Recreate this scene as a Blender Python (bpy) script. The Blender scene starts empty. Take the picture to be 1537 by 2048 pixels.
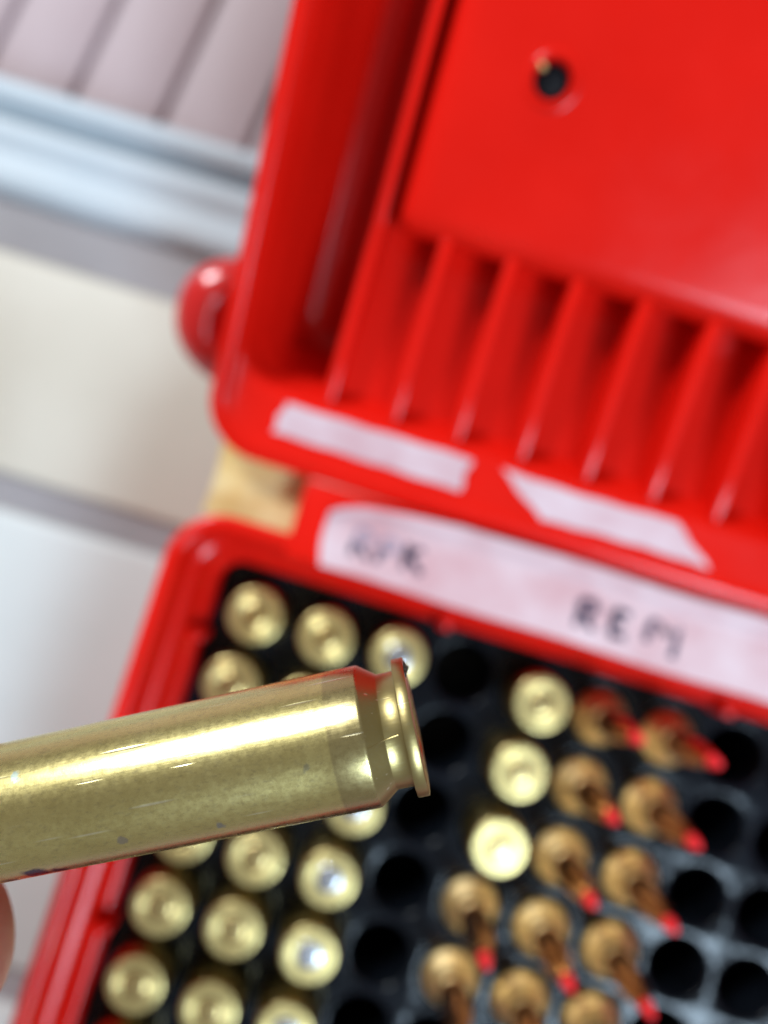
import bpy, bmesh, math, random
from mathutils import Vector, Matrix
random.seed(7)
sc = bpy.context.scene
S = 0.001                                   # everything below is written in millimetres

# ------------------------------------------------------------------ camera
CAM_ROWS = ((0.95577046, 0.29342838, 0.02006513),     # camera right
            (0.29411245, -0.95334746, -0.06801824),   # camera down
            (-0.00082944, 0.07091123, -0.99748229))   # camera forward
CAM_POS = Vector((19.3356, 15.7248, 173.0857))
cd = bpy.data.cameras.new('camera'); cam = bpy.data.objects.new('camera', cd)
sc.collection.objects.link(cam); sc.camera = cam
r, d, f = (Vector(v) for v in CAM_ROWS)
m = Matrix((r, -d, -f)).transposed().to_4x4(); m.translation = CAM_POS * S
cam.matrix_world = m
cd.sensor_fit = 'VERTICAL'; cd.sensor_height = 24; cd.sensor_width = 18; cd.lens = 24 * 1600 / 2048
cd.clip_start = 0.004; cd.clip_end = 50
cd.dof.use_dof = True; cd.dof.focus_distance = 66.0 * S; cd.dof.aperture_fstop = 7.4

# ------------------------------------------------------------------ light: a bright cool lamp overhead to the right, a paler window behind to the left
w = bpy.data.worlds.new('World'); sc.world = w; w.use_nodes = True
bg = w.node_tree.nodes['Background']; bg.inputs['Color'].default_value = (1.0, .96, .92, 1); bg.inputs['Strength'].default_value = 0.18
def area(name, az, el, dist, sx, sy, power, colour):
    ld = bpy.data.lights.new(name, 'AREA'); ld.shape = 'RECTANGLE'; ld.size = sx; ld.size_y = sy; ld.energy = power; ld.color = colour
    o = bpy.data.objects.new(name, ld); sc.collection.objects.link(o)
    a, e = math.radians(az), math.radians(el)          # azimuth from +Y towards +X
    v = Vector((math.sin(a) * math.cos(e), math.cos(a) * math.cos(e), math.sin(e)))
    o.location = v * dist + Vector((.05, 0, .03)); o.rotation_euler = v.to_track_quat('Z', 'Y').to_euler()
area('overhead_lamp', 135, 51, 1.6, .46, .46, 19, (.62, .82, 1.0))
area('window_light', -46, 38, 1.4, .34, .34, 13.5, (.88, .95, 1.0))
sc.view_settings.view_transform = 'Standard'; sc.view_settings.look = 'None'
sc.view_settings.exposure = 0.52; sc.view_settings.gamma = 1.0
sc.view_settings.use_curve_mapping = False
sc.cycles.use_denoising = True
sc.cycles.max_bounces = 8; sc.cycles.diffuse_bounces = 4; sc.cycles.glossy_bounces = 5
sc.cycles.sample_clamp_indirect = 8

# ------------------------------------------------------------------ materials
def new_mat(name):
    mt = bpy.data.materials.new(name); mt.use_nodes = True
    t = mt.node_tree; return mt, t, t.nodes['Principled BSDF']
def tex_noise(t, scale, detail=3, rough=.55, vec=None, stretch=None):
    co = t.nodes.new('ShaderNodeTexCoord'); src = co.outputs['Object']
    if stretch:
        mp = t.nodes.new('ShaderNodeMapping'); mp.inputs['Scale'].default_value = stretch
        t.links.new(src, mp.inputs['Vector']); src = mp.outputs[0]
    n = t.nodes.new('ShaderNodeTexNoise'); n.inputs['Scale'].default_value = scale
    n.inputs['Detail'].default_value = detail; n.inputs['Roughness'].default_value = rough
    t.links.new(src, n.inputs['Vector']); return n
def ramp(t, src, stops):
    rp = t.nodes.new('ShaderNodeValToRGB'); e = rp.color_ramp.elements
    while len(e) < len(stops): e.new(.5)
    for i, (p, c) in enumerate(stops):
        e[i].position = p; e[i].color = (*c, 1) if len(c) == 3 else c
    t.links.new(src, rp.inputs[0]); return rp
def fade(t, src, a, b_):
    """1 below a, 0 above b_ (a colour ramp is too coarse for fractions of a millimetre)"""
    mr = t.nodes.new('ShaderNodeMapRange'); mr.clamp = True
    for k, v in zip(('From Min', 'From Max', 'To Min', 'To Max'), (a, b_, 1.0, 0.0)): mr.inputs[k].default_value = v
    t.links.new(src, mr.inputs['Value']); return mr.outputs[0]
def bump(t, b, src, strength, dist):
    bp = t.nodes.new('ShaderNodeBump'); bp.inputs['Strength'].default_value = strength
    bp.inputs['Distance'].default_value = dist
    t.links.new(src, bp.inputs['Height']); t.links.new(bp.outputs[0], b.inputs['Normal']); return bp
def mix(t, fac, a, bcol, kind='MIX'):
    mx = t.nodes.new('ShaderNodeMix'); mx.data_type = 'RGBA'; mx.blend_type = kind
    if isinstance(fac, float): mx.inputs[0].default_value = fac
    else: t.links.new(fac, mx.inputs[0])
    for s, v in ((6, a), (7, bcol)):
        if isinstance(v, tuple): mx.inputs[s].default_value = (*v, 1)
        else: t.links.new(v, mx.inputs[s])
    return mx.outputs[2]
def plain(name, c1, c2, rough, scale=60, metallic=0., spec=.5, bs=0.0, bd=.0001, stretch=None):
    mt, t, b = new_mat(name)
    n = tex_noise(t, scale, 4, stretch=stretch)
    rp = ramp(t, n.outputs['Fac'], [(.3, c1), (.7, c2)])
    t.links.new(rp.outputs[0], b.inputs['Base Color'])
    b.inputs['Roughness'].default_value = rough; b.inputs['Metallic'].default_value = metallic
    b.inputs['Specular IOR Level'].default_value = spec
    if bs:
        n2 = tex_noise(t, scale * 12, 3, stretch=stretch); bump(t, b, n2.outputs['Fac'], bs, bd)
    return mt
RED = plain('red_plastic', (.62, .007, .003), (.70, .010, .005), .19, 30, spec=.16, bs=.08, bd=.0003)
t = RED.node_tree; nn = tex_noise(t, 70, 6, .7)
rg = ramp(t, nn.outputs['Fac'], [(.35, (.17,) * 3), (.65, (.23,) * 3)]); t.links.new(rg.outputs[0], t.nodes['Principled BSDF'].inputs['Roughness'])
RED_GLOSS = plain('glossy_red_plastic', (.56, .006, .006), (.62, .009, .008), .2, 30, spec=.9)
BLACK = plain('black_plastic', (.004, .005, .007), (.006, .008, .012), .16, 14, spec=.17, bs=.3, bd=.0009)
TAPE = plain('pale_label_tape', (.54, .29, .31), (.66, .50, .53), .45, 75, spec=.4, bs=.2, bd=.0004)
YELLOW = plain('masking_tape', (.60, .38, .12), (.68, .54, .28), .55, 110, spec=.3, bs=.3, bd=.0004)
INK = plain('ink', (.035, .02, .05), (.06, .04, .08), .6, 300)
FADED = plain('faded_ink', (.26, .21, .27), (.36, .28, .36), .6, 300)
CREAM = plain('cream_plank', (.52, .475, .39), (.59, .545, .46), .5, 14, bs=.15, bd=.0004)
WHITE = plain('white_plank', (.51, .53, .51), (.58, .59, .575), .45, 14, bs=.15, bd=.0004)
GREY = plain('grey_strip', (.25, .23, .235), (.32, .295, .30), .6, 20)
ALU = plain('painted_rail', (.44, .50, .54), (.51, .565, .60), .5, 20, spec=.4)
PINK = plain('pink_board', (.38, .27, .275), (.48, .375, .39), .6, 9, bs=.2, bd=.0005, stretch=(3, .5, 1))
PINKDARK = plain('board_joint', (.28, .20, .21), (.33, .25, .26), .7, 9)
COPPER = plain('copper_jacket', (.70, .35, .20), (.74, .39, .23), .26, 250, metallic=1.0)
REDTIP = plain('red_polymer', (.95, .025, .035), (.98, .04, .05), .4, 200, spec=.5)
NICKEL = plain('nickel_primer', (.62, .63, .68), (.72, .73, .78), .22, 300, metallic=1.0)
SOOT = plain('dark_burr', (.012, .011, .01), (.06, .05, .03), .5, 1500, spec=.3)
def brass(name, c1, c2, rough, tarn=None):
    mt, t, b = new_mat(name)
    n = tex_noise(t, 120, 5, .6)
    rp = ramp(t, n.outputs['Fac'], [(.28, c1), (.72, c2)])
    t.links.new(rp.outputs[0], b.inputs['Base Color'])
    b.inputs['Metallic'].default_value = 1.0
    n3 = tex_noise(t, 700, 4, .6); rr = ramp(t, n3.outputs['Fac'], [(.3, (rough - .05,) * 3), (.7, (rough + .07,) * 3)])
    t.links.new(rr.outputs[0], b.inputs['Roughness'])
    n2 = tex_noise(t, 1800, 3); bump(t, b, n2.outputs['Fac'], .12, .00008)
    return mt
BRASS = brass('brass', (.68, .53, .215), (.75, .60, .26), .31)
BRASS_WARM = brass('annealed_brass', (.90, .69, .34), (.93, .72, .37), .46)
PRIMER = brass('brass_primer', (.64, .47, .19), (.74, .57, .26), .24)

def held_brass():
    mt, t, b = new_mat('fired_brass')
    co = t.nodes.new('ShaderNodeTexCoord'); ob = co.outputs['Object']
    sep = t.nodes.new('ShaderNodeSeparateXYZ'); t.links.new(ob, sep.inputs[0])
    n = tex_noise(t, 160, 6, .62); base = ramp(t, n.outputs['Fac'], [(.25, (.62, .51, .20)), (.55, (.70, .59, .245)), (.8, (.74, .64, .29))])
    # burnished ring just ahead of the groove: colour and gloss change with distance from the head
    ring = fade(t, sep.outputs['Z'], .00685, .00705); slope = fade(t, sep.outputs['Z'], .0040, .0041)
    c = mix(t, ring, base.outputs[0], (.49, .40, .18)); c = mix(t, slope, c, (.40, .315, .13))  # rim, groove and slope darkened: their shading is put into the colour
    # dull speckle of use
    n2 = tex_noise(t, 3600, 5, .75, stretch=(1, 1, .45)); sp = ramp(t, n2.outputs['Fac'], [(.52, (0, 0, 0)), (.66, (.50, .50, .50))])
    c = mix(t, sp.outputs[0], c, (.40, .34, .18))
    # tarnish spots, each at its own place on the case
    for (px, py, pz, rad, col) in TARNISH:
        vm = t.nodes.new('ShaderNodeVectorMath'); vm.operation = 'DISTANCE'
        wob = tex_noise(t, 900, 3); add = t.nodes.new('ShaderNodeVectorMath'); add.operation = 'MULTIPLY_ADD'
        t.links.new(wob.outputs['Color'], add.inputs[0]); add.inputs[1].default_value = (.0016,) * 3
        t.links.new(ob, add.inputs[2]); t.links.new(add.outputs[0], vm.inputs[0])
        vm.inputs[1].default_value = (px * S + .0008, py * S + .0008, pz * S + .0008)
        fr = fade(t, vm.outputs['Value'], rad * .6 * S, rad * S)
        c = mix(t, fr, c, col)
    t.links.new(c, b.inputs['Base Color'])
    b.inputs['Metallic'].default_value = 1.0
    n3 = tex_noise(t, 1600, 6, .7); rr = ramp(t, n3.outputs['Fac'], [(.3, (.23,) * 3), (.72, (.33,) * 3)])
    t.links.new(mix(t, slope, rr.outputs[0], (.37, .37, .37)), b.inputs['Roughness'])
    # fine drawing marks along the body and random handling scratches
    n4 = tex_noise(t, 3000, 3, stretch=(1, 1, .10)); n5 = tex_noise(t, 5200, 3)
    ad = t.nodes.new('ShaderNodeMath'); ad.operation = 'MULTIPLY_ADD'; ad.inputs[1].default_value = .3
    t.links.new(n5.outputs['Fac'], ad.inputs[0]); t.links.new(n4.outputs['Fac'], ad.inputs[2])
    sc_ = None
    for rot, dens in ((.12, 420), (-.35, 330), (.9, 240), (2.0, 260)):
        mp = t.nodes.new('ShaderNodeMapping'); mp.inputs['Rotation'].default_value = (rot, rot * .7, rot * 1.3)
        mp.inputs['Scale'].default_value = (1, 1, .06); t.links.new(ob, mp.inputs[0])
        vo = t.nodes.new('ShaderNodeTexVoronoi'); vo.inputs['Scale'].default_value = dens * 3
        t.links.new(mp.outputs[0], vo.inputs['Vector'])
        rp = ramp(t, vo.outputs['Distance'], [(.05, (1, 1, 1)), (.10, (0, 0, 0))])
        if sc_ is None: sc_ = rp.outputs[0]
        else: sc_ = mix(t, 1.0, sc_, rp.outputs[0], 'ADD')
    lines = t.nodes.new('ShaderNodeMath'); lines.operation = 'MULTIPLY'; lines.inputs[1].default_value = .55; lines.use_clamp = True
    t.links.new(sc_, lines.inputs[0])
    t.links.new(mix(t, lines.outputs[0], c, (.93, .88, .66)), b.inputs['Base Color'])
    sb = t.nodes.new('ShaderNodeMath'); sb.operation = 'MULTIPLY_ADD'; sb.inputs[1].default_value = -1.6
    t.links.new(sc_, sb.inputs[0]); t.links.new(ad.outputs[0], sb.inputs[2])
    bump(t, b, sb.outputs[0], .22, .00004)
    return mt

def skin_mat():
    mt, t, b = new_mat('skin')
    n = tex_noise(t, 90, 5, .6); rp = ramp(t, n.outputs['Fac'], [(.3, (.40, .15, .10)), (.7, (.50, .21, .15))])
    t.links.new(rp.outputs[0], b.inputs['Base Color']); b.inputs['Roughness'].default_value = .42
    b.inputs['Subsurface Weight'].default_value = .25; b.inputs['Subsurface Radius'].default_value = (.003, .0012, .0007)
    b.inputs['Subsurface Scale'].default_value = .6
    n2 = tex_noise(t, 1400, 3); bump(t, b, n2.outputs['Fac'], .25, .0002)
    return mt
SKIN = skin_mat()

# ------------------------------------------------------------------ builders
col = sc.collection
def link(name, bm, mat, parent=None, smooth=40, base=Vector((0, 0, 0))):
    """one mesh object; bm is in millimetres, in world space (minus base)"""
    bmesh.ops.recalc_face_normals(bm, faces=bm.faces[:])
    me = bpy.data.meshes.new(name); bm.to_mesh(me); bm.free()
    return link_mesh(name, me, mat, parent, smooth, base)
def link_mesh(name, me, mat, parent=None, smooth=40, base=Vector((0, 0, 0)), scale=True):
    if scale: me.transform(Matrix.Scale(S, 4))
    if mat: me.materials.append(mat)
    if smooth:
        for p in me.polygons: p.use_smooth = True
        me.set_sharp_from_angle(angle=math.radians(smooth))
    o = bpy.data.objects.new(name, me); col.objects.link(o); o.location = base * S
    if parent: attach(o, parent)
    return o
WORLD = {}
def attach(o, p):
    o.parent = p
    o.matrix_parent_inverse = WORLD.get(p.name, Matrix.Identity(4)).inverted()
def thing(name, label, cat, loc=(0, 0, 0), group=None):
    o = bpy.data.objects.new(name, None); col.objects.link(o); o.location = Vector(loc) * S
    o.empty_display_size = .01
    WORLD[o.name] = Matrix.Translation(o.location)
    tag(o, label, cat, group); return o
def tag(o, label, cat=None, group=None):
    o['label'] = label
    if cat: o['category'] = cat
    if group: o['group'] = group
def box(bm, x0, x1, y0, y1, z0, z1, bev=0, T=None, seg=2):
    vs = [bm.verts.new((x, y, z)) for z in (z0, z1) for y in (y0, y1) for x in (x0, x1)]
    fs = [bm.faces.new([vs[i] for i in q]) for q in ((0, 2, 3, 1), (4, 5, 7, 6), (0, 1, 5, 4), (2, 6, 7, 3), (0, 4, 6, 2), (1, 3, 7, 5))]
    geom = vs
    if bev:
        r_ = bmesh.ops.bevel(bm, geom=vs + list({e for fc in fs for e in fc.edges}), offset=bev, segments=seg, profile=.5, affect='EDGES')
        geom = list({v for fc in r_['faces'] for v in fc.verts} | {v for v in vs if v.is_valid})
        geom = list({v for v in bm.verts if v in set(geom)})
    if T:
        for v in geom: v.co = T(v.co)
def rr(x0, x1, y0, y1, rad, z, n=8):
    pts = []
    rad = max(.05, min(rad, (x1 - x0) / 2 - .01, (y1 - y0) / 2 - .01))
    for cx, cy, a0 in ((x1 - rad, y1 - rad, 0), (x0 + rad, y1 - rad, 90), (x0 + rad, y0 + rad, 180), (x1 - rad, y0 + rad, 270)):
        for k in range(n + 1):
            a = math.radians(a0 + 90 * k / n); pts.append((cx + rad * math.cos(a), cy + rad * math.sin(a), z))
    return pts
def sweep(bm, loops, cap0=True, cap1=True, T=None):
    rings = []
    for lp in loops:
        rings.append([bm.verts.new(T(Vector(p)) if T else p) for p in lp])
    for a, b in zip(rings, rings[1:]):
        n = len(a)
        for i in range(n): bm.faces.new((a[i], a[(i + 1) % n], b[(i + 1) % n], b[i]))
    if cap0: bm.faces.new(list(reversed(rings[0])))
    if cap1: bm.faces.new(rings[-1])
    return rings
def lathe(bm, prof, n=48):
    """prof: (radius, z) from one end to the other"""
    rings = []
    for r_, z in prof:
        if r_ < 1e-4: rings.append([bm.verts.new((0, 0, z))])
        else: rings.append([bm.verts.new((r_ * math.cos(2 * math.pi * k / n), r_ * math.sin(2 * math.pi * k / n), z)) for k in range(n)])
    for a, b in zip(rings, rings[1:]):
        for i in range(n):
            j = (i + 1) % n
            if len(a) == 1 and len(b) == 1: continue
            if len(a) == 1: bm.faces.new((a[0], b[j], b[i]))
            elif len(b) == 1: bm.faces.new((a[i], a[j], b[0]))
            else: bm.faces.new((a[i], a[j], b[j], b[i]))
def tube(bm, pts, rads, n=16, caps=True):
    pts = [Vector(p) for p in pts]; rings = []; up = None
    for i, p in enumerate(pts):
        t = (pts[min(i + 1, len(pts) - 1)] - pts[max(i - 1, 0)]).normalized()
        if up is None: up = t.orthogonal().normalized()
        up = (up - t * up.dot(t)).normalized(); s = t.cross(up)
        rings.append([bm.verts.new(p + (up * math.cos(2 * math.pi * k / n) + s * math.sin(2 * math.pi * k / n)) * rads[i]) for k in range(n)])
    for a, b in zip(rings, rings[1:]):
        for i in range(n): bm.faces.new((a[i], a[(i + 1) % n], b[(i + 1) % n], b[i]))
    if caps: bm.faces.new(list(reversed(rings[0]))); bm.faces.new(rings[-1])
def smooth_path(pts, k=6):
    P = [Vector(p) for p in pts]; out = []
    for i in range(len(P) - 1):
        p0, p1, p2, p3 = P[max(i - 1, 0)], P[i], P[i + 1], P[min(i + 2, len(P) - 1)]
        for s in range(k):
            t = s / k
            out.append(.5 * ((2 * p1) + (p2 - p0) * t + (2 * p0 - 5 * p1 + 4 * p2 - p3) * t * t + (3 * p1 - p0 - 3 * p2 + p3) * t ** 3))
    return out + [P[-1]]

# ------------------------------------------------------------------ the setting
TZ = -50.0
bench = thing('bench', 'pale slatted bench top with a ridged white rail under the red box', 'bench', (0, 0, TZ - 20))
def plank(y0, y1, mat, label):
    bm = bmesh.new(); box(bm, -420, 420, y0, y1, TZ - 18, TZ, 2.0, seg=3)
    o = link('plank', bm, mat, bench); o['label'] = label
plank(10.6, 71.3, CREAM, 'cream plank behind the box')
plank(-115, 1.4, WHITE, 'cool white plank under the box')
plank(-245, -124, WHITE, 'white plank nearest the viewer')
for y0, y1, z in ((1.0, 11.0, -2.2), (70.9, 87.0, -2.2), (-124.4, -114.6, -2.2)):
    bm = bmesh.new(); box(bm, -419, 419, y0, y1, TZ - 17, TZ + z)
    link('gap_strip', bm, GREY, bench)  # grey stands in for the shaded floor seen through the gaps
# ridged rail: an extruded profile along x
prof = [(86, -17), (86, -2), (87, .5), (89, 2), (92, 2.4), (95, 1.6), (97, .6), (99, .9), (102, 2.6), (105, 3), (107, 2), (108, -1), (108.6, -4.5), (110.2, -5), (111.4, -4),
        (112, 0), (113, 2.2), (115, 3), (117.5, 2.6), (119, .5), (119.5, -3), (119.5, -17)]
bm = bmesh.new(); n = len(prof)
A = [bm.verts.new((-421, y, TZ + z)) for y, z in prof]; B = [bm.verts.new((421, y, TZ + z)) for y, z in prof]
for i in range(n): bm.faces.new((A[i], A[(i + 1) % n], B[(i + 1) % n], B[i]))
bm.faces.new(A); bm.faces.new(list(reversed(B)))
link('rail', bm, ALU, bench, smooth=50)

floor_z = -92.0
bm = bmesh.new(); box(bm, -900, 900, -700, 1200, floor_z - 14, floor_z - 3.0)
fl = link('floor', bm, PINKDARK); fl['kind'] = 'structure'
me = None
for k in range(-9, 20):
    if me is None:
        bm = bmesh.new(); box(bm, -14.1, 14.1, -200, 700, -8, 0, .8)
        o = link('board', bm, PINK, fl); me = o.data
    else:
        o = bpy.data.objects.new('board', me); col.objects.link(o); o.parent = fl
    ang = -6.0
    o.rotation_euler.z = math.radians(ang)
    o.location = (Vector((-107.8 + 31.2 * k, 150, floor_z)) * S)

# ------------------------------------------------------------------ the red box
BX0, BX1, BY0, BY1 = -18.6, 155.4, -154.2, 17.4
abox = thing('ammunition_box', 'open red plastic ammunition box with ribbed lid and taped paper labels', 'ammunition box', (68.4, -68.4, TZ))
RZ = 20.0
def inset(i, z, rad): return rr(BX0 + i, BX1 - i, BY0 + i, BY1 - i, rad, z, 10)
bm = bmesh.new()
sweep(bm, [inset(4.5, TZ + .2, 6), inset(3.5, TZ + 1.2, 7), inset(2.2, -20, 9), inset(1.8, 10, 10), inset(.6, 11.2, 10.5), inset(0, 12, 11), inset(0, RZ - 1, 11), inset(.3, RZ - .3, 10.7), inset(.9, RZ, 10.1),
           inset(2.2, RZ, 8.8), inset(2.8, RZ - .3, 8.2), inset(3.1, RZ - 1, 7.9), inset(3.5, 13.2, 7.5), inset(4.0, 12.4, 7), inset(5.6, 12.0, 6), inset(6.1, 11.4, 6), inset(6.4, 5.2, 6), inset(7.0, 4.6, 5.5),
           inset(8.0, 4.2, 5), inset(8.4, 3.4, 5), inset(8.5, -40, 5), inset(9, -48, 5)])
body = link('box_body', bm, RED, abox)
# hinge shelf across the back wall
bm = bmesh.new(); box(bm, 3.2, 133.6, 12.9, 28.4, 9.0, RZ + .35, .9, seg=3)
shelf = link('hinge_shelf', bm, RED, abox)
for x in (38.0, 98.8):
    bm = bmesh.new(); box(bm, x - 1.3, x + 1.3, 7.9, 13.2, -10, 8.5, .5); link('wall_rib', bm, RED, abox)
for y in (-7.6, -68.4):
    bm = bmesh.new(); box(bm, -12.4, -8.6, y - 1.2, y + 1.2, -10, 8.5, .5); link('wall_rib', bm, RED, abox)

def sheet(pts_fn, nu, nv, th):
    """a thin closed sheet: pts_fn(s, t) -> (point, normal)"""
    bm = bmesh.new(); top = []; bot = []
    for j in range(nv + 1):
        for i in range(nu + 1):
            p, nrm = pts_fn(i / nu, j / nv)
            top.append(bm.verts.new(Vector(p) + Vector(nrm) * th)); bot.append(bm.verts.new(p))
    W = nu + 1
    for j in range(nv):
        for i in range(nu):
            a, b, c, d_ = j * W + i, j * W + i + 1, (j + 1) * W + i + 1, (j + 1) * W + i
            bm.faces.new((top[a], top[b], top[c], top[d_])); bm.faces.new((bot[d_], bot[c], bot[b], bot[a]))
    edge = [i for i in range(W)] + [j * W + nu for j in range(1, nv + 1)] + [nv * W + i for i in range(nu - 1, -1, -1)] + [j * W for j in range(nv - 1, 0, -1)]
    for k in range(len(edge)):
        a, b = edge[k], edge[(k + 1) % len(edge)]
        bm.faces.new((top[b], top[a], bot[a], bot[b]))
    return bm
# long tape label on the shelf; its back edge lifts a little and rolls over
def tape_fn(s, t):
    x = 9.6 + s * 116 + .9 * (1 - t) - .8 * math.sin(t * 3) * (s < .02)
    back = 24.9 + 3.4 * min(1, s * 4.6) ** .7
    if s < .06: back -= 1.2 * (1 - s / .06) ** 2
    y = 13.3 + (back - 13.3) * t + .15 * math.sin(s * 19)
    z = RZ + .42
    if t > .72: z += 1.5 * math.sin((t - .72) / .28 * math.pi * .55) ** 2 - .0 * t
    z += .12 * math.sin(s * 31 + t * 4) * t
    return (x, y, z), (0, 0, 1)
tl = link('tape_label', sheet(tape_fn, 60, 14, .12), TAPE, abox, smooth=60); tl['label'] = 'pale pinkish tape strip with handwritten letters along the back edge'
def strokes(name, lines, wid, mat, parent, z0):
    bm = bmesh.new()
    for ln in lines:
        P = smooth_path([(x, y, z0) for x, y in ln], 5)
        rads = [wid * (.75 + .35 * random.random()) for _ in P]
        L = []; Rr = []
        for i, p in enumerate(P):
            t = (P[min(i + 1, len(P) - 1)] - P[max(i - 1, 0)]); t.z = 0; t.normalize(); s = Vector((-t.y, t.x, 0)) * rads[i]
            L.append(p + s); Rr.append(p - s)
        for a, b in ((L, Rr),):
            vt = [(bm.verts.new(q), bm.verts.new(q2)) for q, q2 in zip(a, b)]
            vb = [(bm.verts.new(q - Vector((0, 0, .05))), bm.verts.new(q2 - Vector((0, 0, .05)))) for q, q2 in zip(a, b)]
            for k in range(len(vt) - 1):
                bm.faces.new((vt[k][0], vt[k][1], vt[k + 1][1], vt[k + 1][0]))
                bm.faces.new((vt[k][0], vt[k + 1][0], vb[k + 1][0], vb[k][0])); bm.faces.new((vt[k][1], vb[k][1], vb[k + 1][1], vt[k + 1][1]))
                bm.faces.new((vb[k][0], vb[k + 1][0], vb[k + 1][1], vb[k][1]))
    return link(name, bm, mat, parent, smooth=0)
def glyph(ch, ox, oy, w_, h, lean=0.):
    G = {'R': [[(0, 0), (0, 1)], [(0, 1), (.6, .98), (.85, .78), (.55, .56), (.05, .5)], [(.25, .5), (.95, 0)]],
         'P': [[(0, 0), (0, 1)], [(0, 1), (.65, .98), (.9, .76), (.6, .52), (.05, .48)]],
         'K': [[(0, 0), (0, 1)], [(.85, .97), (.45, .85), (.05, .52)], [(.12, .55), (.5, .3), (.95, .0)]],
         'E': [[(0, 0), (0, 1)], [(0, 1), (.8, .97)], [(0, .5), (.6, .5)], [(0, 0), (.4, .0), (.85, .03)]],
         'M': [[(0, 0), (.02, .7), (.12, 1)], [(.12, 1), (.42, .92), (.55, .45)], [(.55, .45), (.72, .95), (.95, .95)], [(.95, .95), (1, .4), (1, -.35)]]}[ch]
    return [[(ox + x * w_ + y * h * lean, oy + y * h) for x, y in ln] for ln in G]
ZI = RZ + .60
L1 = glyph('R', 15.4, 16.9, 3.6, 5.2, .02); 
P1 = glyph('P', 20.6, 16.9, 3.4, 5.0, .02); K1 = glyph('K', 25.6, 17.2, 4.0, 5.0, .0)
strokes('lettering', [[(15.4, 16.9), (15.45, 19.4)], L1[2], P1[0][:1] + [(20.65, 20.0)], [(21, 19.4), (22.8, 19.5)]] + K1, .68, INK, tl, ZI)
strokes('lettering', [[(15.45, 19.4), (15.5, 22.0)], L1[1], [(20.65, 20.0), (20.7, 21.8)], P1[1]], .46, FADED, tl, ZI + .06)
strokes('lettering', glyph('R', 60.3, 16.6, 3.6, 5.2) + glyph('E', 67.0, 17.0, 3.6, 4.8) + glyph('M', 74.0, 17.6, 5.6, 4.6), .70, INK, tl, ZI)
# yellowed masking tape bridging the hinge gap at the left
def ytape(s, t):
    x = -15.4 + s * 19.2 - .6 * t
    y = 16.4 + t * 15.6
    z = 13.0 - 2.6 * math.sin(t * math.pi) + .25 * math.sin(s * 9) + 1.0 * (1 - t) ** 3 + .5 * s
    return (x, y, z), (0, 0, 1)
yt = link('masking_tape', sheet(ytape, 16, 12, .18), YELLOW, abox, smooth=60); yt['label'] = 'yellowed masking tape bridging the hinge gap'

# ------------------------------------------------------------------ the lid (u along x, v away from the hinge, w into the lid)
LA = math.radians(24.4); LO = Vector((0, 40.0, 23.5))
LE = Vector((0, math.cos(LA), math.sin(LA))); LN = Vector((0, -math.sin(LA), math.cos(LA)))
def LT(p): return LO + Vector((p[0], 0, 0)) + LE * p[1] + LN * p[2]      # p.z = -w
def lr(i0, ib, w_, rad): return rr(-19.2 + i0, 156 - i0, -12.6 + ib, 160 - i0, rad, -w_, 10)
bm = bmesh.new()
sweep(bm, [lr(6, 6, 46, 6), lr(4.6, 4.6, 45.2, 7), lr(4, 4, 44, 8), lr(1.6, 1.6, 9, 9.5), lr(1.4, 1.4, 6.4, 9.8), lr(.2, .2, 5.6, 11), lr(0, 0, 5, 11), lr(0, 0, 1, 11), lr(.3, .3, .3, 10.7), lr(.9, .9, 0, 10.1),
           lr(2.4, 3.4, 0, 9), lr(2.9, 4.0, .2, 8.6), lr(3.2, 4.5, .7, 8.4), lr(3.3, 5.4, 1.1, 8.4), lr(3.6, 13.4, 2.1, 8), lr(3.9, 14.2, 2.4, 8), lr(4.2, 14.7, 3.2, 8),
           lr(4.7, 15.4, 7, 8), lr(5.0, 15.8, 8, 7), lr(5.4, 16.4, 9, 7), lr(6.0, 17, 16, 7), lr(6.6, 17.4, 18, 7), lr(7.6, 18, 32, 6.5), lr(8.6, 19, 33.4, 6.5), lr(10, 20, 34, 6)], T=LT)
lid = link('lid', bm, RED, abox)
lid['label'] = 'open red lid leaning back from the hinge'
# centre panel with a screw hole
bm = bmesh.new()
pu0, pu1, pv0, pv1 = 5.6, 131.6, 35.6, 128.0
def pl(i, w_, rad): return rr(pu0 + i, pu1 - i, pv0 + i, pv1 - i, rad, -w_, 8)
rings = sweep(bm, [pl(-.6, 35, 3), pl(0, 12.4, 3), pl(.4, 11.0, 3.2), pl(1.3, 9.8, 3.6), pl(2.6, 9.2, 4), pl(4.6, 9.0, 5), pl(5.4, 9.0, 5)], cap0=True, cap1=False, T=LT)
HU, HV, HR = 25.0, 66.2, 3.1
def circ(rad, w_, n=32): return [(HU + rad * math.cos(2 * math.pi * k / n), HV + rad * math.sin(2 * math.pi * k / n), -w_) for k in range(n)]
hr = sweep(bm, [circ(HR + 2.2, 9.0), circ(HR + 1.7, 9.0), circ(HR + 1.1, 8.6), circ(HR + .5, 8.65), circ(HR + .1, 9.0), circ(HR, 9.6), circ(HR, 15.5)], cap0=False, cap1=True, T=LT)
edges = []
for rg in (rings[-1], hr[0]):
    for i in range(len(rg)): edges.append(bm.edges.get((rg[i], rg[(i + 1) % len(rg)])))
bmesh.ops.triangle_fill(bm, use_beauty=True, use_dissolve=False, edges=edges)
panel = link('lid_panel', bm, RED, lid, smooth=35)
bm = bmesh.new()
sweep(bm, [circ(HR - .15, 15), circ(HR - .15, 11.4), circ(HR - .5, 10.9), circ(1.6, 10.6)], T=LT)
link('screw', bm, plain('dull_black', (.004, .004, .005), (.008, .008, .01), .6, 200, spec=.15), lid)['label'] = 'black screw head in the panel hole'
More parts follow.
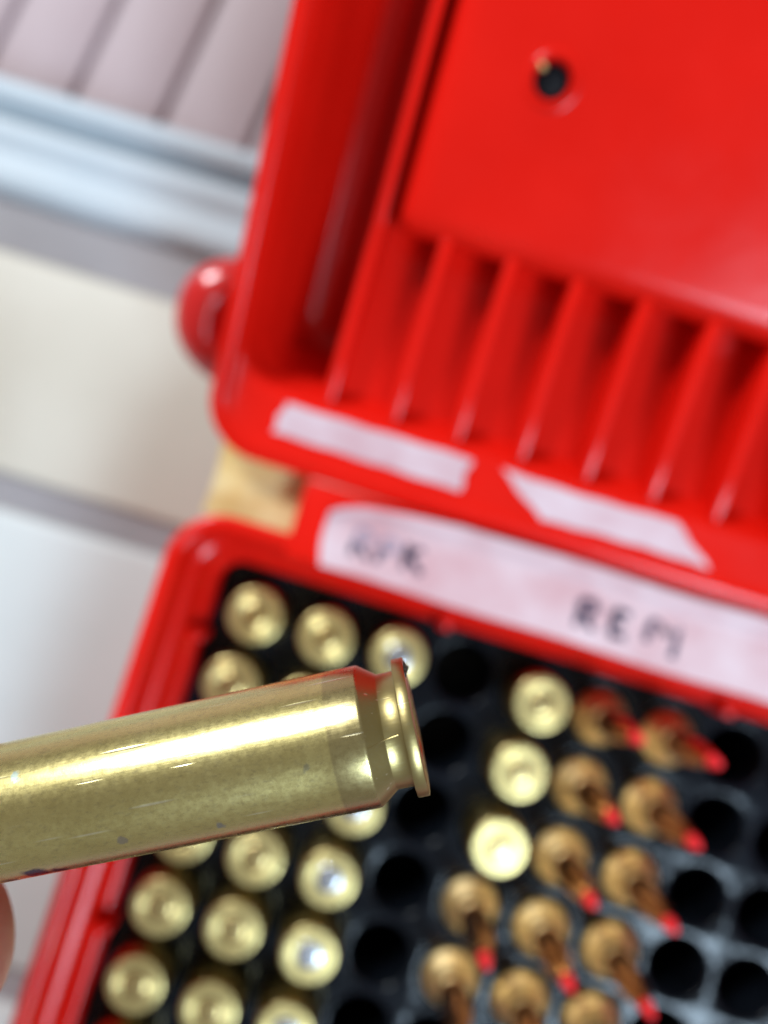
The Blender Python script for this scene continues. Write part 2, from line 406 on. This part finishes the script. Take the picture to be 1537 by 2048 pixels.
bm = bmesh.new(); bmesh.ops.create_uvsphere(bm, u_segments=12, v_segments=8, radius=.75)
for v in bm.verts: v.co = LT(Vector((HU - 2.3 + v.co.x, HV + 1.5 + v.co.y, -9.3 + v.co.z)))
link('glint_bead', bm, BRASS, lid)  # bead added to stand in for a tan glint of metal at the hole
# sloping floor under the ribs
bm = bmesh.new(); pf = [(1.8, 30), (1.8, 9), (8, 11), (16, 13.9), (26, 17.4), (34, 20), (37.5, 21), (37.5, 33)]
sa, sb_ = ([bm.verts.new(LT(Vector((u, v, -w_)))) for v, w_ in pf] for u in (2.2, 121.0))
for i in range(len(pf)): bm.faces.new((sa[i], sa[(i + 1) % len(pf)], sb_[(i + 1) % len(pf)], sb_[i]))
bm.faces.new(sa); bm.faces.new(list(reversed(sb_)))
link('sloping_floor', bm, RED, lid)
# ribs between the hinge wall and the panel
def fin(u, half, v0, w0, v1, w1, vend=None):
    bm = bmesh.new()
    pr = [(v0, 12), (v0, w0)] + [(v0 + (v1 - v0) * k / 4, w0 + (w1 - w0) * k / 4) for k in range(1, 5)]
    if vend: pr += [(vend, w1)]
    pr += [((vend or v1), (34.5 if vend else 23)), (v1 - 2, (34.5 if vend else 23)), (20, 17)]
    s = [[bm.verts.new((u + sg * half, v, -w_)) for v, w_ in pr] for sg in (-1, 1)]
    k = len(pr)
    bm.faces.new(list(reversed(s[0]))); bm.faces.new(s[1])
    for i in range(k): bm.faces.new((s[0][i], s[0][(i + 1) % k], s[1][(i + 1) % k], s[1][i]))
    bmesh.ops.recalc_face_normals(bm, faces=bm.faces[:])
    bmesh.ops.bevel(bm, geom=bm.edges[:], offset=.45, segments=2, profile=.5, affect='EDGES')
    for v in bm.verts: v.co = LT(v.co)
    link('rib', bm, RED, lid)
fin(2.6, 1.0, 2.4, 3.2, 36, 10.0, 127)
for u in (15.6, 28.2, 41.0, 54.2, 67.4, 80.4, 93.4, 106.4, 119.4): fin(u, 1.1, 2.4, 3.2, 37, 9.6)
# low steps moulded into the left trough
for u, hw, w_ in ((-4.6, 1.0, 31), (-.8, 1.2, 29.5)):
    bm = bmesh.new(); box(bm, u - hw, u + hw, 10, 150, -35, -w_, .6, seg=3)
    for v in bm.verts: v.co = LT(v.co)
    link('rib', bm, RED, lid)
def lid_label(poly, w_, name, label, bow):
    """a torn paper label lying on the lid's hinge band; poly is four corners in (u, v)"""
    a, b, c, d_ = (Vector((*q, 0)) for q in poly)
    def fn(s, t):
        p = a.lerp(b, s).lerp(d_.lerp(c, s), t)
        p.y += bow * math.sin(s * math.pi) * (.5 - t) + .18 * math.sin(s * 23 + t * 7) * abs(t - .5)
        p.x += .35 * math.sin(t * 9) * (abs(s - .5) > .48)
        ww = 2.06 - .125 * max(0., .8 - p.y)
        return LT(Vector((p.x, p.y, -(ww - .12)))), LN
    o = link(name, sheet(fn, 40, 8, .12), TAPE, lid, smooth=60); o['label'] = label; return o
lab1 = lid_label([(-6.0, -5.8), (31.9, -6.2), (32.3, .3), (-4.8, .2)], 1, 'paper_label', 'blank pale label strip near the lid corner', 0)
lab2 = lid_label([(48.5, -6.8), (82.4, -6.4), (73.0, .5), (38.2, .3)], 1, 'paper_label', 'torn pale label with slanted ends and a small ink dot', .8)
bm = bmesh.new(); bmesh.ops.create_circle(bm, cap_ends=True, segments=12, radius=.55)
for v in bm.verts: v.co = LT(Vector((57.6 + v.co.x * 1.6, -2.6 + v.co.y, -(2.06 - .125 * 3.4 - .16))))
link('ink_dot', bm, FADED, lab2, smooth=0)
# carrying handle folded out behind the lid, seen past its left edge
hp = smooth_path([(-15.4, 15.2, -29.6), (-24, 14.6, -27), (-29.0, 11.6, -25), (-29.6, 5.5, -25), (-26.5, 1.2, -26), (-20, -1.6, -28), (-15.4, -2.0, -29)], 6)
bm = bmesh.new(); tube(bm, [LT(p) for p in hp], [6.4] * len(hp), 20)
link('handle', bm, RED_GLOSS, abox)['label'] = 'glossy rounded red handle behind the lid'
# ------------------------------------------------------------------ the tray with its grid of holes
PT = 15.2
tray = None
bm = bmesh.new(); NS = 32
hprof = [(7.15, 0), (6.95, -.06), (6.7, -.25), (6.5, -.6), (6.42, -1.1), (6.40, -3), (6.3, -38.5)]
for i in range(10):
    for j in range(10):
        cx, cy = i * PT, -j * PT; sq = []
        for k in range(NS):
            a = 2 * math.pi * k / NS; c_, s_ = math.cos(a), math.sin(a); mm = max(abs(c_), abs(s_))
            sq.append((cx + c_ / mm * PT / 2, cy + s_ / mm * PT / 2, 0))
        loops = [sq] + [[(cx + q * math.cos(2 * math.pi * k / NS), cy + q * math.sin(2 * math.pi * k / NS), z) for k in range(NS)] for q, z in hprof]
        sweep(bm, loops, cap0=False, cap1=True)
# border strip and skirt round the grid
e0, e1, g0, g1 = -7.6, 9 * PT + 7.6, -9 * PT - 7.6, 7.6
def frm(i, z): return [(e0 - i, g0 - i, z), (e1 + i, g0 - i, z), (e1 + i, g1 + i, z), (e0 - i, g1 + i, z)]
sweep(bm, [frm(0, 0), frm(1.4, 0), frm(1.9, -.3), frm(2.1, -1), frm(2.1, -38)], cap0=False, cap1=False)
bmesh.ops.remove_doubles(bm, verts=bm.verts[:], dist=.002)
tray = link('cartridge_tray', bm, BLACK, None, smooth=45)
tag(tray, 'black plastic tray of round holes set inside the red box', 'tray')

# ------------------------------------------------------------------ cartridges
ORD = ['first', 'second', 'third', 'fourth', 'fifth', 'sixth', 'seventh', 'eighth']
HEAD_Z = 9.6
def case_head_mesh():
    bm = bmesh.new()
    # face with primer pocket at z=0 pointing up, body below
    lathe(bm, [(0, -.7), (2.75, -.7), (2.75, -.12), (2.9, 0), (3.0, 0), (3.5, 0), (3.6, 0), (3.7, -.06), (3.8, 0), (4.0, 0), (4.9, 0), (5.1, 0), (5.38, -.06), (5.56, -.26), (5.62, -.6), (5.62, -1.35), (5.5, -1.45), (5.2, -1.45), (5.15, -2.4), (5.9, -3.7), (5.95, -4.2), (5.85, -33), (3.9, -36.5), (3.85, -43), (3.3, -43.2), (3.2, -46), (0, -47.2)], 48)
    return bm
def primer_mesh():
    bm = bmesh.new(); lathe(bm, [(2.66, -.68), (2.66, -.22), (2.5, -.08), (2.1, -.02), (1.2, .0), (0, 0.0)], 32); return bm
proto = {}
def head_up(i, j, kind, ox, oy):
    where = '%s hole from left wall, %s row from hinge' % (ORD[i], ORD[j])
    nm = 'silver primer' if kind == 'nickel' else 'brass primer'
    g = thing('cartridge', 'head-up brass cartridge, %s, %s' % (nm, where), 'cartridge', (i * PT + ox, -j * PT + oy, -37.6), 'cartridges standing head up in the tray')
    tilt = Matrix.Rotation(math.radians(random.uniform(-1, 1)), 4, 'X') @ Matrix.Rotation(math.radians(random.uniform(-1, 1)), 4, 'Y') @ Matrix.Rotation(random.uniform(0, 6.28), 4, 'Z')
    for key, mk, mat in (('case', case_head_mesh, BRASS), ('primer', primer_mesh, NICKEL if kind == 'nickel' else PRIMER)):
        k2 = key + kind
        if k2 not in proto: o = link(key, mk(), mat); proto[k2] = o.data
        else: o = bpy.data.objects.new(key, proto[k2]); col.objects.link(o)
        o.parent = g; o.matrix_local = Matrix.Translation(Vector((0, 0, 47.2 + random.uniform(-.2, .2) * 0)) * S) @ tilt
for i, j, kind, ox, oy in ((0, 0, 'brass', .3, -.5), (1, 0, 'brass', .2, -.5), (2, 0, 'nickel', .2, 0), (4, 0, 'brass', .4, -.5), (0, 1, 'brass', -.2, 0), (1, 1, 'brass', 0, .2), (4, 1, 'brass', -.1, .4), (4, 2, 'brass', .2, .3),
        (2, 2, 'nickel', .4, -.4), (0, 3, 'brass', -.2, -.2), (1, 3, 'brass', -.3, -.4), (2, 3, 'nickel', -.3, -.2), (0, 4, 'brass', -.2, .3), (1, 4, 'brass', -.3, .3), (2, 4, 'nickel', .3, 0), (0, 5, 'brass', -.3, .2), (1, 5, 'brass', -.1, -.5), (2, 5, 'nickel', .1, -.1), (0, 6, 'brass', 0, .2)):
    head_up(i, j, kind, ox, oy)
def up_case():
    bm = bmesh.new()      # origin at the shoulder corner
    lathe(bm, [(0, -37.4), (5.6, -37.4), (5.95, -37), (5.95, -36), (5.2, -35.8), (5.2, -35), (5.95, -33.4), (5.82, -.3), (5.78, 0), (5.5, .35), (3.6, 2.5), (3.35, 2.8), (3.28, 3.2), (3.22, 6.6), (3.05, 6.75), (2.9, 6.7), (2.9, 5)], 48)
    return bm
def up_bullet():
    bm = bmesh.new()
    lathe(bm, [(0, 4), (2.9, 4), (2.98, 7.5), (2.97, 10), (2.84, 13), (2.58, 16), (2.2, 19), (1.76, 21.6), (1.36, 23.6), (1.3, 23.7)], 32); return bm
def up_tip():
    bm = bmesh.new(); lathe(bm, [(1.1, 23.0), (1.34, 23.62), (1.14, 25.0), (.84, 26.4), (.46, 27.4), (0, 27.7)], 24); return bm
BUL = {(5, 0): (.9, -.9, -1.5, 1.9), (6, 0): (.6, -1.0, -2.2, 2.3), (5, 1): (.7, -.7, -2.6, 2.2), (6, 1): (1.0, -.6, -2.2, 2.0), (5, 2): (.9, -.9, -2.3, 2.2), (6, 2): (1.1, -.9, -2.8, 2.2),
       (5, 3): (1.0, -1.0, -2.0, 3.0), (6, 3): (1.1, -1.2, -2.8, 2.6), (4, 3): (.3, -.8, -1.8, 1.2), (4, 4): (.6, -1.0, -2.0, 2.0), (5, 4): (.7, -1.1, -2.2, 2.2), (6, 4): (1.2, -1.0, -2.4, 2.2)}
for (i, j), (ox, oy, tx, ty) in BUL.items():
    where = '%s hole from left wall, %s row from hinge' % (ORD[i], ORD[j])
    g = thing('loaded_cartridge', 'red-tipped copper bullet pointing up, %s' % where, 'cartridge', (i * PT + ox * .6, -j * PT + oy * .6, -37.4), 'loaded cartridges standing bullet up in the tray')
    dirv = Vector((tx * .35, ty * .35, 27)).normalized()
    M = Matrix.Translation(Vector((0, 0, 37.4 - .4)) * S) @ dirv.to_track_quat('Z', 'Y').to_matrix().to_4x4()
    for key, mk, mat in (('case', up_case, BRASS_WARM), ('bullet', up_bullet, COPPER), ('bullet_tip', up_tip, REDTIP)):
        k2 = 'up' + key
        if k2 not in proto: o = link(key, mk(), mat); proto[k2] = o.data
        else: o = bpy.data.objects.new(key, proto[k2]); col.objects.link(o)
        o.parent = g; o.matrix_local = M

# ------------------------------------------------------------------ the fired case held in front
EDGE = Vector((23.74, 1.98, 103.03)); SHO = Vector((-5.16, -14.07, 101.51))
ax = (SHO - EDGE).normalized()                 # from head towards mouth
HEADP = EDGE - ax * 4.1                        # centre of the head face
camv = (CAM_POS - EDGE); camv = (camv - ax * camv.dot(ax)).normalized()   # local +X looks at the viewer
yv = ax.cross(camv)
MH = Matrix((camv, yv, ax)).transposed().to_4x4(); MH.translation = HEADP * S
def on_case(t, z, rad=5.95):
    """a point on the case side facing the viewer: t from -1 (lower edge) to 1 (upper edge)"""
    a = math.asin(t); return (rad * math.cos(a), rad * math.sin(a) * UPS, z)
UPS = 1 if yv.dot(Vector(CAM_ROWS[1])) < 0 else -1
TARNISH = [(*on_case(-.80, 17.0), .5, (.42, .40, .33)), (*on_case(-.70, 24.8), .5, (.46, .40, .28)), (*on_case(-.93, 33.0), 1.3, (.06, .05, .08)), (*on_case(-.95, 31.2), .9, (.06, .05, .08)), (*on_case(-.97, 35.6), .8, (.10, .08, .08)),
           (*on_case(.42, 32.6), .45, (.52, .60, .50)), (*on_case(-.25, 9.0), .35, (.45, .40, .22))]
FIRED = held_brass()
held = thing('fired_case', 'fired brass cartridge case held sideways by fingertips above the red box', 'cartridge case')
held.matrix_world = MH; WORLD[held.name] = MH.copy()
bm = bmesh.new()
prof = [(2.7, .9), (2.7, .15), (2.85, 0), (5.68, 0), (5.81, .04), (5.85, .10), (5.85, .96), (5.82, 1.01), (5.76, 1.03), (4.92, 1.05), (4.87, 1.12), (4.86, 2.55), (4.92, 2.66), (5.90, 4.02), (5.96, 4.12), (5.985, 4.3), (5.985, 6.9), (5.97, 6.98)]
prof += [(5.97 - .26 * k / 12, 7.0 + 30.8 * k / 12) for k in range(1, 13)]
prof += [(5.66, 38.1), (3.95, 41.3), (3.76, 41.7), (3.74, 42.2), (3.74, 48.8), (3.4, 48.8), (3.4, 41), (5.1, 37), (5.2, 8), (0, 7)]
lathe(bm, prof, 160)
for v in bm.verts:                                                  # a rim nicked by the extractor and slightly wavy
    z = v.co.z
    if z < 1.2 and math.hypot(v.co.x, v.co.y) > 5.2:
        a = math.atan2(v.co.y, v.co.x)
        v.co.z += .012 * math.sin(7 * a + 1) + .008 * math.sin(23 * a)
        k = 1 + .0015 * math.sin(11 * a + 2); v.co.x *= k; v.co.y *= k
o = link('case', bm, FIRED, smooth=38); o.parent = held
bm = bmesh.new(); lathe(bm, [(2.66, .85), (2.66, .3), (2.4, .12), (1.6, .1), (.8, .3), (0, .34)], 40)
o = link('primer', bm, PRIMER); o.parent = held; o['label'] = 'struck primer in the case head'
# brass smeared out of the head by the ejector: a ragged burr standing off the face near the upper edge
bm = bmesh.new(); nb = 22; rings = []
for k in range(nb + 1):
    s = k / nb; a = math.radians(50 + 24 * s); 
    hgt = (.16 + .34 * max(0, math.sin(s * math.pi)) ** 2 * (.6 + .5 * random.random())) * random.uniform(.55, 1.25)
    rr0 = 5.35 + .12 * random.uniform(-1, 1); wd = .26 + .1 * random.random()
    cs = [(rr0 - wd, .05), (rr0 - wd * .4, -hgt * .8), (rr0 + wd * .3, -hgt), (rr0 + wd * .8, -.05), (rr0 + wd * .4, .12)]
    rings.append([(q * math.cos(a), q * math.sin(a) * UPS, z) for q, z in cs])
sweep(bm, rings)
o = link('ejector_burr', bm, SOOT, smooth=25); o.parent = held; o['label'] = 'dark ragged metal flash on the case head'
# raised line swiped across the groove and slope
bm = bmesh.new(); t0 = -.10
pts = []
for z, q in ((1.45, 4.88), (2.0, 4.88), (2.6, 4.9), (3.3, 5.38), (4.0, 5.90)):
    a = math.asin(t0 - .03 * (z - 1.4)); pts.append((q * math.cos(a), q * math.sin(a) * UPS, z))
tube(bm, pts, [.07, .06, .05, .03, .02], 6)
o = link('score_mark', bm, FIRED); o.parent = held

# ------------------------------------------------------------------ the hand holding it (mostly outside the frame)
Rm = [Vector(v) for v in CAM_ROWS]
def cw(p): return CAM_POS + Rm[0] * p[0] + Rm[1] * p[1] + Rm[2] * p[2]   # right, down, forward of the holder's eye
def hand():
    P, Rd, E = [], [], []
    def chain(pts, start=None):
        prev = start
        for x, y, z, q in pts:
            P.append(tuple(cw((x, y, z)) * S)); Rd.append(q * S)
            if prev is not None: E.append((prev, len(P) - 1))
            prev = len(P) - 1
        return prev
    wrist = chain([(-122, 78, 100, 22)])
    palm = chain([(-104, 66, 98, 24)], wrist)
    chain([(-142, 112, 104, 22), (-172, 180, 112, 28)], wrist)
    chain([(-94, 72, 88, 14), (-78, 66, 80, 11.5), (-58, 50, 76, 9.2), (-43.6, 40.6, 75.0, 9), (-36.2, 38.0, 74.8, 8)], palm)      # thumb
    k1 = chain([(-96, 44, 99, 13)], palm)
    chain([(-86, 20, 94, 10), (-66, 13, 84, 8.4), (-47, 21.0, 77.5, 7.4), (-38.4, 23.0, 77.0, 6.4)], k1)                             # index
    k2 = chain([(-104, 48, 110, 13)], palm)
    chain([(-92, 26, 116, 9.5), (-70, 20, 110, 8.4), (-56, 26, 98, 7.4), (-53, 30, 91, 6.6)], k2)                                   # middle
    k3 = chain([(-112, 58, 116, 12)], palm)
    chain([(-100, 42, 126, 9), (-82, 40, 124, 8), (-72, 46, 112, 7.2), (-74, 50, 104, 6.4)], k3)                                    # ring
    k4 = chain([(-118, 68, 116, 11)], palm)
    chain([(-108, 60, 130, 8), (-95, 60, 130, 7), (-86, 62, 120, 6.2), (-88, 63, 113, 5.6)], k4)                                    # little
    me = bpy.data.meshes.new('hand'); me.from_pydata(P, E, []); me.update()
    o = bpy.data.objects.new('hand', me); col.objects.link(o)
    sk = o.modifiers.new('skin', 'SKIN'); 
    if not me.skin_vertices: 
        bpy.context.view_layer.objects.active = o
    for i, q in enumerate(Rd): me.skin_vertices[0].data[i].radius = (q, q)
    me.skin_vertices[0].data[1].use_root = True
    ss = o.modifiers.new('sub', 'SUBSURF'); ss.levels = 3; ss.render_levels = 3
    bpy.context.view_layer.update()
    ev = o.evaluated_get(bpy.context.evaluated_depsgraph_get())
    m2 = bpy.data.meshes.new_from_object(ev)
    o.modifiers.clear(); o.data = m2
    m2.materials.clear(); m2.materials.append(SKIN)
    for p in m2.polygons: p.use_smooth = True
    tag(o, 'fingertips of a bare hand pinching the fired brass case', 'hand')
    return o
hnd = hand()
NAIL = plain('nail', (.62, .36, .30), (.68, .42, .35), .3, 200)
